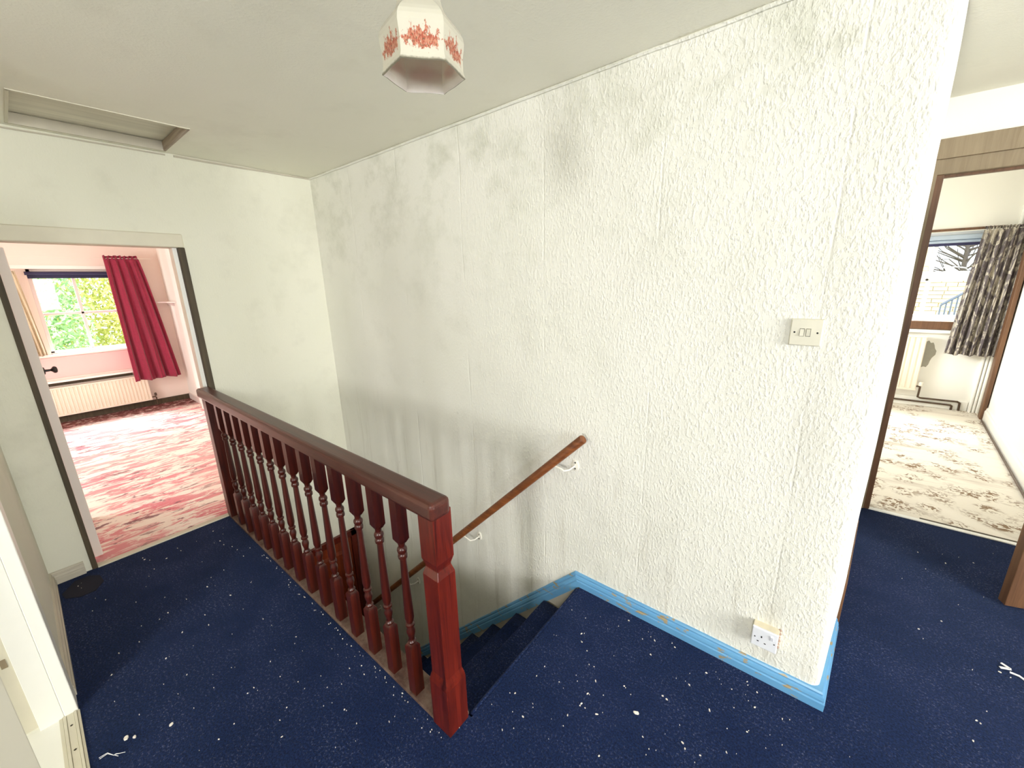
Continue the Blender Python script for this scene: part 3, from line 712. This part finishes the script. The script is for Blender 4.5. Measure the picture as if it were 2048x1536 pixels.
# pink board and shelf above the radiator
tag(MB().box(BX, BX+0.012, -0.3, 1.12, 0.56, 0.815).build('wall_panel', M['pink'], bevel=0.003), 'pink painted board under the bedroom window sill', 'panel')
tag(MB().box(BX, BX+0.11, -0.2, 1.0, 0.515, 0.54).build('radiator_shelf', M['white'], bevel=0.004), 'white shelf board just above the bedroom radiator', 'shelf')
def radiator(P_, axis, face, back, u0, u1, z0, z1, pitch):
    mb = MB(); n_ = int((u1-u0)/pitch); poly = []
    for i in range(n_):
        a = u0+(u1-u0)*i/n_; w = (u1-u0)/n_; s_ = 0.35 if face > back else -0.35
        d_ = (face-back)*0.18
        poly += [(a, face-d_), (a+w*0.2, face-d_), (a+w*0.35, face), (a+w*0.8, face), (a+w*0.95, face-d_)]
    poly += [(u1, face-d_), (u1, back), (u0, back)]
    if axis == 'x': mb.prism([(f_, u) for u, f_ in poly], 'z', z0+0.02, z1-0.02)
    else: mb.prism([(u, f_) for u, f_ in poly], 'z', z0+0.02, z1-0.02)
    P_.part('ribbed_panel', mb, M['radiator'])
    lo, hi = min(face, back), max(face, back)
    for za, zb in ((z0, z0+0.02), (z1-0.02, z1)):
        b = MB().box(lo, hi, u0, u1, za, zb) if axis == 'x' else MB().box(u0, u1, lo, hi, za, zb)
        P_.part('top_seam' if zb == z1 else 'bottom_seam', b, M['radiator'], bevel=0.004)
rd = P('bedroom_radiator', 'long low cream ribbed radiator under the bedroom window', 'radiator', (BX+0.07, 0.5, 0.09))
radiator(rd, 'x', BX+0.10, BX+0.04, -0.1, 0.985, 0.095, 0.455, 0.034)
rd.part('valve', MB().tube([(BX+0.07, 0.985, 0.13), (BX+0.07, 1.02, 0.13), (BX+0.07, 1.03, 0.12), (BX+0.07, 1.03, 0.0)], 0.008, 8).lathe((BX+0.07, 1.03, 0.14), [(0.013, 0), (0.015, 0.03), (0.01, 0.045)], 10), M['copper'], 'dull metal valve', smooth=True)
cs = P('corner_shelf', 'small pale shelf fixed to the bedroom corner beside the red curtain', 'shelf', (-7.2, 1.35, 1.42))
cs.part('board', MB().prism([(BX, 1.419), (BX, 1.24), (-7.02, 1.33), (-6.95, 1.419)], 'z', 1.412, 1.43), M['winpaint'], bevel=0.003)
cs.part('support', MB().box(BX, -7.0, 1.405, 1.419, 1.37, 1.412), M['winpaint'])
cb = P('built_in_cupboard', 'tall white built in cupboard along the bedroom right wall', 'cupboard', (-5.9, 1.38, 0))
cb.part('body', MB().box(-6.56, -4.9, 1.352, 1.419, 0, 2.29), M['white'], bevel=0.004)
for a in (-6.52, -5.72): 
    d_ = cb.part('door', MB().box(a, a+0.76, 1.335, 1.352, 0.1, 2.2), M['white'], bevel=0.004)
    cb.part('handle', MB().lathe((a+0.70, 1.335, 1.05), [(0.01, 0), (0.007, -0.012), (0.016, -0.02), (0.012, -0.03)], 12, 'y'), M['metalwhite'], parent=d_, smooth=True)
struct('baseboard_bedroom_right', MB().box(BX+0.02, -6.57, 1.405, 1.42, 0, 0.09), M['winpaint'], bevel=0.003)

# ------------------------------------------------------------------ right doorway
d2 = tag(thing('door_2', None, None, None, (0.7, 3.44, 0)), kind='structure')
child(d2, 'architrave', MB().box(0.30, 1.2, 3.418, 3.45, 2.187, 2.29), M['taupe'], 'taupe painted head architrave', bevel=0.003)
child(d2, 'door_head', MB().box(0.30, 1.2, 3.428, 3.54, 2.108, 2.187), M['taupe'], bevel=0.003)
child(d2, 'door_stop', MB().box(0.36, 1.12, 3.47, 3.50, 2.095, 2.108), M['brown'])
child(d2, 'jamb', MB().box(0.325, 0.365, 3.43, 3.54, 0, 2.108), M['brown'], bevel=0.003)
child(d2, 'jamb', MB().box(1.12, 1.18, 3.43, 3.54, 0, 2.108), M['brown'], bevel=0.003)
child(d2, 'architrave', MB().box(0.285, 0.335, 3.422, 3.44, 0, 2.187), M['taupe'], bevel=0.003)
child(d2, 'threshold', MB().box(0.36, 1.12, 3.43, 3.465, 0, 0.007), M['white'], bevel=0.002)
child(d2, 'floor_gripper', MB().box(0.62, 1.05, 3.468, 3.485, 0, 0.006), M['darkbrown'])
# brown plinth of another frame on the passage's slanted wall
def rw(y): return XR + (y-YA-rc)*(0.151/(3.44-YA-rc))
mb = MB(); 
q = [(rw(2.12)-0.01, 2.12), (rw(2.12)+0.022, 2.12), (rw(2.78)+0.022, 2.78), (rw(2.78)-0.01, 2.78)]
struct('trim_6', MB().rings([[(a, b, 0) for a, b in q], [(a, b, 0.22) for a, b in q]]), M['brown'], bevel=0.003)
bd = P('brown_door', 'brown wooden door standing ajar at the right edge of the landing', 'door', (1.4, 2.85, 0))
def bp(t, o_):
    a = Vector((0.832, 2.712, 0)); d_ = Vector((0.95, 0.31, 0)).normalized(); nn = Vector((d_.y, -d_.x, 0)); return a+d_*t-nn*o_
q = [bp(0, 0), bp(0.74, 0), bp(0.74, 0.045), bp(0, 0.045)]
bd.part('door_leaf', MB().rings([[(p.x, p.y, 0.012) for p in q], [(p.x, p.y, 1.95) for p in q]]), M['brown'], bevel=0.003)
for z0, z1 in ((0.2, 0.85), (1.05, 1.8)):
    q = [bp(0.1, -0.004), bp(0.64, -0.004), bp(0.64, 0.01), bp(0.1, 0.01)]
    bd.part('door_panel', MB().rings([[(p.x, p.y, z0) for p in q], [(p.x, p.y, z1) for p in q]]), M['brown'], bevel=0.003)
kp = bp(0.06, -0.001); bd.part('knob', MB().lathe((kp.x, kp.y, 1.0), [(0.02, 0), (0.008, -0.006), (0.007, -0.03), (0.022, -0.04), (0.018, -0.055)], 14, 'y'), M['black'], smooth=True)

# ------------------------------------------------------------------ far room window and things
w2 = tag(thing('window_2', None, None, None, (0.75, FY+0.08, 1.03)), kind='structure')
gy = FY+0.08
def fy(x0, x1, z0, z1, name, mat, ya=gy-0.02, yb=gy+0.03, **k): return child(w2, name, MB().box(x0, x1, ya, yb, z0, z1), mat, **k)
fy(0.28, 0.33, 1.03, 2.0, 'frame_stile', M['winwhite'], bevel=0.004); fy(1.17, 1.22, 1.03, 2.0, 'frame_stile', M['winwhite'], bevel=0.004)
fy(0.33, 1.17, 1.03, 1.085, 'frame_rail', M['winwhite'], bevel=0.004); fy(0.33, 1.17, 1.90, 2.0, 'frame_rail', M['winwhite'], bevel=0.004)
fy(0.33, 1.17, 1.468, 1.53, 'meeting_rail', M['winwhite'], ya=gy-0.045, bevel=0.004); fy(0.33, 1.17, 1.53, 1.575, 'meeting_rail', M['winwhite'], bevel=0.004)
for z0, z1 in ((1.085, 1.468), (1.575, 1.90)):
    fy(0.770, 0.806, z0, z1, 'glazing_bar', M['winwhite'], bevel=0.004)
    fy(0.33, 0.770, z0, z1, 'pane', M['glass'], gy, gy+0.004); fy(0.806, 1.17, z0, z1, 'pane', M['glass'], gy, gy+0.004)
child(w2, 'sash_handle', MB().tube([(0.86, gy-0.025, 1.60), (0.88, gy-0.04, 1.615), (0.97, gy-0.045, 1.622), (1.05, gy-0.04, 1.61), (1.07, gy-0.025, 1.592)], 0.006, 8), M['winwhite'], smooth=True)
child(w2, 'sash_catch', MB().lathe((0.765, gy-0.05, 1.487), [(0.012, 0), (0.012, -0.006), (0.005, -0.012)], 12, 'y'), M['steel'])
child(w2, 'sill_beam', MB().box(0.25, 1.25, FY-0.03, FY+0.05, 0.925, 1.02), M['brown'], 'brown timber beam under the sash', bevel=0.006)
child(w2, 'window_sill', MB().box(0.22, 1.27, FY-0.05, FY+0.01, 0.885, 0.922), M['white'], bevel=0.004)
child(w2, 'head_batten', MB().box(0.2, 1.26, FY-0.02, FY, 2.005, 2.03), M['brown'], 'thin brown batten above the window', bevel=0.003)
rb2 = P('navy_blind', 'rolled blue roller blind with pale case above the far room sash window', 'blind', (0.75, FY+0.01, 1.9))
rb2.part('blind_case', MB().box(0.30, 1.2, FY-0.005, FY+0.045, 1.915, 1.965), M['paleblue'], bevel=0.01)
rb2.part('roll', MB().tube([(0.31, FY+0.03, 1.895), (1.19, FY+0.03, 1.895)], 0.018, 12), M['paleblue'], smooth=True)
rb2.part('hem_bar', MB().box(0.31, 1.19, FY+0.02, FY+0.03, 1.850, 1.882), M['navyblind'], bevel=0.003)
gc = P('grey_curtain', 'grey patterned gathered curtain hanging at the far room window', 'curtain', (1.3, FY-0.1, 2.0))
gc.part('drape', curtain('', '', None, 'y', FY-0.14, 1.09, 1.42, 1.02, 1.40, 0.665, 1.99, 7, 0.026), M['greycurtain'], smooth=True, solid=0.002)
gc.part('curtain_wire', MB().tube([(0.2, FY-0.14, 1.99), (1.43, FY-0.14, 1.99)], 0.003, 6), M['metalwhite'], smooth=True)
rd2 = P('far_room_radiator', 'tall cream ribbed radiator against the far room window wall', 'radiator', (0.6, FY-0.06, 0.2))
radiator(rd2, 'y', FY-0.11, FY-0.05, 0.2, 0.868, 0.20, 0.855, 0.045)
rd2.part('valve', MB().tube([(0.868, FY-0.08, 0.25), (0.895, FY-0.08, 0.25), (0.905, FY-0.08, 0.24), (0.905, FY-0.07, 0.12), (0.93, FY-0.05, 0.105), (1.24, FY-0.03, 0.105), (1.262, FY-0.03, 0.09), (1.265, FY-0.03, 0.0)], 0.011, 8), M['copper'], 'dark pipe from the valve', smooth=True)
rd2.part('valve_cap', MB().lathe((0.905, FY-0.08, 0.255), [(0.012, 0), (0.022, 0.005), (0.024, 0.04), (0.015, 0.05)], 14), M['metalwhite'], smooth=True)
tag(MB().tube([(0.2, FY-0.03, 0.055), (1.19, FY-0.03, 0.055), (1.205, FY-0.03, 0.045), (1.205, FY-0.03, 0.0)], 0.011, 8).build('low_pipe', M['copper'], smooth=True), 'dark lower heating pipe along the far room skirting', 'pipe')
# damp patch: plaster scab on the wall
mb = MB(); ring = []
for k in range(24):
    a = 2*math.pi*k/24; r_ = 0.085+0.03*noise.noise(Vector((math.cos(a)*2, math.sin(a)*2, 4)))
    ring.append((0.90+r_*0.9*math.cos(a)-(0.02 if math.sin(a) < 0 else 0), 0.63+r_*1.9*math.sin(a)))
mb.rings([[(a, FY+0.002, b) for a, b in ring], [(a, FY-0.003, b) for a, b in ring]])
sc_ = struct('trim_7', mb, M['damp']); 
bxp = P('pipe_boxing', 'white ribbed boxing with vertical pipes in the far room corner', 'pipes', (1.39, FY-0.05, 0))
bxp.part('box', MB().box(1.335, 1.43, FY-0.035, FY, 0, 2.6), M['white'], bevel=0.003)
for x_ in (1.348, 1.376, 1.404): bxp.part('pipe', MB().tube([(x_, FY-0.046, 0), (x_, FY-0.046, 2.6)], 0.011, 10), M['white'], smooth=True)
pp = [(1.378, 6.38), (1.414, 6.38), (1.422, 6.5), (1.386, 6.5)]
tag(MB().rings([[(a, b, 0) for a, b in pp], [(a-0.01, b, 2.6) for a, b in pp]]).build('timber_post', M['brown'], bevel=0.006), 'dark brown upright timber post beside the grey curtain', 'post')

# ------------------------------------------------------------------ left foreground doorway
d3 = tag(thing('door_3', None, None, None, (-2.11, -0.23, 0)), kind='structure')
child(d3, 'architrave', MB().box(-2.19, -2.098, -0.2, -0.163, 0, 2.02), M['white'], bevel=0.003)
child(d3, 'jamb', MB().box(-2.118, -2.100, -0.262, -0.2005, 0, 2.02), M['white'], bevel=0.0015)
child(d3, 'door_stop', MB().box(-2.118, -2.110, -0.30, -0.262, 0.015, 2.02), M['cream'])
child(d3, 'strike_plate', MB().box(-2.110, -2.108, -0.286, -0.272, 0.31, 0.345), M['taupe'])
mb = MB()
for y0, y1, h in ((-0.215, -0.205, .006), (-0.2045, -0.196, .009), (-0.1955, -0.176, .007), (-0.1755, -0.168, .010), (-0.1675, -0.160, .006)):
    mb.box(-2.097, -1.3, y0, y1, -0.002, h)
ts = P('threshold_strip', 'ribbed cream metal threshold strip beside the white door frame', 'threshold strip', (-1.7, -0.19, 0))
ts.part('strip', mb, M['cream'], bevel=0.001)
for x_ in (-2.03, -1.90, -1.77): ts.part('screw', MB().lathe((x_, -0.186, 0.007), [(0.004, 0), (0.004, 0.001), (0.001, 0.0015)], 8), M['steel'])
fd = P('side_room_door', 'cream grey painted door opened into the side room at the bottom left corner', 'door', (-1.24, -0.3, 0))
def lp(t, o_):
    d_ = Vector((0.46, -0.888, 0)); nn = Vector((0.888, 0.46, 0)); return Vector((-1.2215, -0.1695, 0))+d_*t+nn*o_
def slab(t0, t1, a, b, z0, z1):
    q = [lp(t0, a), lp(t1, a), lp(t1, b), lp(t0, b)]; return MB().rings([[(p.x, p.y, z0) for p in q], [(p.x, p.y, z1) for p in q]])
fd.part('door_leaf', slab(0, 0.74, -0.036, 0, 0.012, 1.98), M['doorgrey'], bevel=0.002)
for z0, z1 in ((0.2, 0.9), (1.1, 1.8)):
    fd.part('door_panel', slab(0.12, 0.62, -0.002, 0.005, z0, z1), M['doorgrey'], bevel=0.002)
kp = lp(0.68, 0.0)
fd.part('knob', MB().lathe((kp.x, kp.y, 1.0), [(0.018, 0), (0.008, 0.006), (0.007, 0.03), (0.022, 0.04), (0.016, 0.055)], 14, 'x'), M['black'], smooth=True)

# ------------------------------------------------------------------ unseen windows that light the landing
w3 = tag(thing('window_3', None, None, None, (0.44, -3.5, 1.35)), kind='structure')
child(w3, 'frame_rail', MB().box(0.12, 0.76, -3.52, -3.48, 1.35, 1.39).box(0.12, 0.76, -3.52, -3.48, 2.26, 2.3), M['winwhite'])
child(w3, 'pane', MB().box(0.12, 0.76, -3.502, -3.498, 1.39, 2.26), M['glass'])
w4 = tag(thing('window_4', None, None, None, (4.26, -1.3, 1.6)), kind='structure')
child(w4, 'frame_rail', MB().box(4.24, 4.28, -1.57, -1.03, 1.6, 1.64).box(4.24, 4.28, -1.57, -1.03, 2.26, 2.3), M['winwhite'])
child(w4, 'pane', MB().box(4.258, 4.262, -1.57, -1.03, 1.64, 2.26), M['glass'])
w5 = tag(thing('fill_window_5', None, None, None, (4.26, 0.35, 1.05)), kind='structure')  # made-up opening, added to go with the wide fill light
child(w5, 'frame_rail', MB().box(4.24, 4.28, -0.3, 1.0, 1.05, 1.09).box(4.24, 4.28, -0.3, 1.0, 2.21, 2.25).box(4.24, 4.28, 0.33, 0.37, 1.09, 2.21), M['winwhite'])
child(w5, 'pane', MB().box(4.258, 4.262, -0.3, 1.0, 1.09, 2.21), M['glass'])

# ------------------------------------------------------------------ debris on the carpet
def flake_mesh(name, x, y, sx, sy2, ang, h=0.003, label=None):
    mb = MB(); n_ = 7; ring = []
    for k in range(n_):
        a = 2*math.pi*k/n_; r_ = 0.75+0.4*random.random(); ring.append((math.cos(a)*r_*sx, math.sin(a)*r_*sy2))
    c_, s_ = math.cos(ang), math.sin(ang)
    pts = [(x+a*c_-b*s_, y+a*s_+b*c_) for a, b in ring]
    mb.rings([[(a, b, 0.001) for a, b in pts], [(x+(a-x)*.9, y+(b-y)*.9, h+0.002*random.random()) for a, b in pts]])
    return mb
big_f = [(-1.81, -0.065, .009, .008, 'round cream crumb on the carpet near the threshold strip'),
         (-1.79, -0.045, .006, .005, 'small cream crumb beside the round cream crumb'),
         (-1.736, 0.05, .008, .004, 'oblong paint flake on the carpet right of the threshold strip'),
         (-0.378, 1.156, .012, .005, 'long white paint flake in the middle of the landing carpet'),
         (-0.05, 0.0, 0, 0, None)]
for x, y, a, b, lb in big_f:
    if lb: tag(flake_mesh('f', x, y, a, b, random.random()*3, 0.006).build('paint_flake', M['flake']), lb, 'flake')
mb = MB()
regions = [(-3.1, -1.0, -0.1, 0.65, 110), (-0.84, 0.12, 0.8, 1.56, 120), (0.2, 1.0, 1.2, 3.3, 70), (-1.5, 0.3, 0.3, 0.9, 60)]
for x0_, x1_, y0_, y1_, cnt in regions:
    for k in range(cnt):
        x, y = random.uniform(x0_, x1_), random.uniform(y0_, y1_)
        if 0.63 < y < 1.7 and x < -0.83: continue
        if y > 1.55 and x < 0.45: continue
        s_ = random.choice([.0009, .0012, .0016, .0022, .0032]); f_ = flake_mesh('f', x, y, s_*random.uniform(1, 1.9), s_*0.8, random.random()*3, 0.003)
        mb.add(f_.v, f_.f)
for k in range(60):   # along the base rail and newel
    x = random.uniform(-2.6, -0.8); y = 0.66-abs(random.gauss(0, 0.012)); s_ = random.choice([.001, .0014, .002])
    if x > -0.87: y = random.uniform(0.66, 0.9)
    f_ = flake_mesh('f', x, y, s_*1.4, s_, random.random()*3, 0.003); mb.add(f_.v, f_.f)
tag(mb.build('carpet_debris', M['flake']), 'tiny white paint crumbs and lint scattered over the navy carpet', 'debris', kind='stuff')
tp = P('plastic_tie', 'forked strip of white plastic lying on the carpet at the right', 'strip', (0.78, 2.2, 0))
def floor_pt(px, py):
    d = fw + r2*(px-1024)/F_PX - u2*(py-768)/F_PX; t = -CAM_H/d.z; return Vector((d.x*t, d.y*t, 0.004))
A_, B_, C_, D_, E_ = floor_pt(2001, 1327), floor_pt(1999, 1336), floor_pt(2021, 1340), floor_pt(2019, 1346), floor_pt(2052, 1364)
tp.part('fork', MB().bar(A_, C_, 0.010, 0.003).bar(B_, C_, 0.010, 0.003), M['ribbon'], bevel=0.001)
tp.part('tail', MB().tube([D_, D_.lerp(E_, 0.5)+Vector((0.004, 0.004, 0.002)), E_, E_+(E_-D_)*0.6], 0.0038, 6), M['ribbon'], smooth=True)
tw = P('thread_tuft', 'small tuft of white threads on the carpet by the threshold strip', 'thread', (-1.75, -0.1, 0))
mbt = MB(); c0 = floor_pt(228, 1512)
for k in range(5):
    a = random.uniform(0.2, 1.0)+ (math.pi if k % 3 == 0 else 0); L_ = random.uniform(0.015, 0.045)
    mbt.tube([c0, c0+Vector((math.cos(a)*L_*0.5, math.sin(a)*L_*0.5, 0.008)), c0+Vector((math.cos(a+.3)*L_, math.sin(a+.3)*L_, 0.001))], 0.0009, 5)
tw.part('threads', mbt, M['ribbon'])

# ------------------------------------------------------------------ outside the bedroom window
struct('ground', MB().box(-30, -7.6, -14, 16, -2.8, -2.6).box(-8, 12, 6.9, 30, -2.8, -2.6), M['grass'])
def crown(cx, cy_, cz, rx, ry, rz, n, s):
    vs, fs = [], []
    for i in range(n):
        d = Vector((random.gauss(0, 1), random.gauss(0, 1), random.gauss(0, 1))).normalized()*(random.random()**0.35)
        c_ = Vector((cx+d.x*rx, cy_+d.y*ry, cz+d.z*rz)); a = Vector((random.gauss(0, 1), random.gauss(0, 1), random.gauss(0, 1))).normalized()
        b = a.cross(Vector((random.random(), random.random(), 1))).normalized(); k = s*random.uniform(.6, 1.3); o_ = len(vs)
        vs += [c_-a*k, c_+b*k*0.45, c_+a*k, c_-b*k*0.45]; fs.append((o_, o_+1, o_+2, o_+3))
    m_ = MB(); m_.v = vs; m_.f = fs; return m_
def tree(name, label, cx, cy_, cz, rx, ry, rz, n, s, leaf):
    t_ = P(name, label, 'tree', (cx, cy_, -2.6))
    c_ = t_.part('crown', crown(cx, cy_, cz, rx, ry, rz, n, s), leaf); c_['kind'] = 'stuff'
    t_.part('trunk', MB().tube([(cx, cy_, -2.6), (cx+0.1, cy_, -1), (cx, cy_, cz)], [0.16, 0.12, 0.05], 8), M['bark'], smooth=True)
tree('green_tree', 'leafy green tree filling the left panes of the bedroom window', -11.6, -0.75, 1.0, 0.95, 1.75, 3.0, 32000, 0.055, M['leafg'])
tree('yellow_tree', 'yellow leaved tree behind the right panes of the bedroom window', -13.7, 2.2, 1.2, 0.95, 2.0, 3.0, 24000, 0.06, M['leafy'])
# ------------------------------------------------------------------ outside the far room window
sw_ = P('stone_wall', 'pale yellow coursed stone wall outside the far room window', 'wall', (1.2, 11.5, -2.6))
sw_.part('core', MB().box(-3, 6, 11.55, 11.8, -2.6, 1.50).box(-3, 1.30, 11.55, 11.8, 1.50, 3.2), M['stone'])
vs = MB()
for r_ in range(52):
    z0 = -0.9+r_*0.078; x = -0.6+random.random()*0.2
    while x < 3.4:
        w = random.uniform(0.16, 0.3); o_ = random.uniform(0, 0.02)
        if z0 < 1.43 or x+w < 1.32: vs.box(x, x+w-0.010, 11.52-o_, 11.56, z0, z0+0.069)
        x += w
s1 = sw_.part('stone_course', vs, M['stone']); s1['kind'] = 'stuff'
rl = P('stair_railing', 'grey metal railing climbing outside the far room window', 'railing', (2.0, 10.3, 0))
def rpt(t, h): return (1.42+1.3*t, 10.3, 0.55+1.1*t+h)
rl.part('top_rail', MB().tube([rpt(0, .45), rpt(1, .45)], 0.02, 8), M['rail']); rl.part('bottom_rail', MB().tube([rpt(0, 0), rpt(1, 0)], 0.02, 8), M['rail'])
mb = MB().tube([(0,0,0), (0,0,.45)], 0.012, 6)
b1 = mb.build('baluster', M['rail'])
for k in range(22):
    b = b1 if k == 0 else b1.copy()
    if k: COL.objects.link(b)
    b.parent = rl.o; b.matrix_parent_inverse = Matrix.Translation(-rl.l); b.location = rpt(k/21, 0)
bt = P('bare_tree', 'bare branched tree beyond the stone wall outside the far room', 'tree', (2.0, 13.2, -2.6))
bt.part('trunk', MB().tube([(2.0, 13.2, -2.6), (2.05, 13.2, 0.8), (2.0, 13.2, 2.4)], [0.10, 0.06, 0.03], 8), M['bark'], smooth=True)
mb = MB()
for k in range(130):
    z = random.uniform(0.8, 3.2); a = random.uniform(0, 6.28); l_ = random.uniform(0.6, 1.9)
    p0 = Vector((2.03, 13.2, z-0.3)); p1 = p0+Vector((math.cos(a)*l_*0.5, math.sin(a)*0.3, 0.25)); p2 = p0+Vector((math.cos(a)*l_, math.sin(a)*0.5, random.uniform(0.1, 0.9)))
    mb.tube([p0, p1, p2], [0.018, 0.010, 0.004], 5)
br_ = bt.part('branches', mb, M['bark']); br_['kind'] = 'stuff'
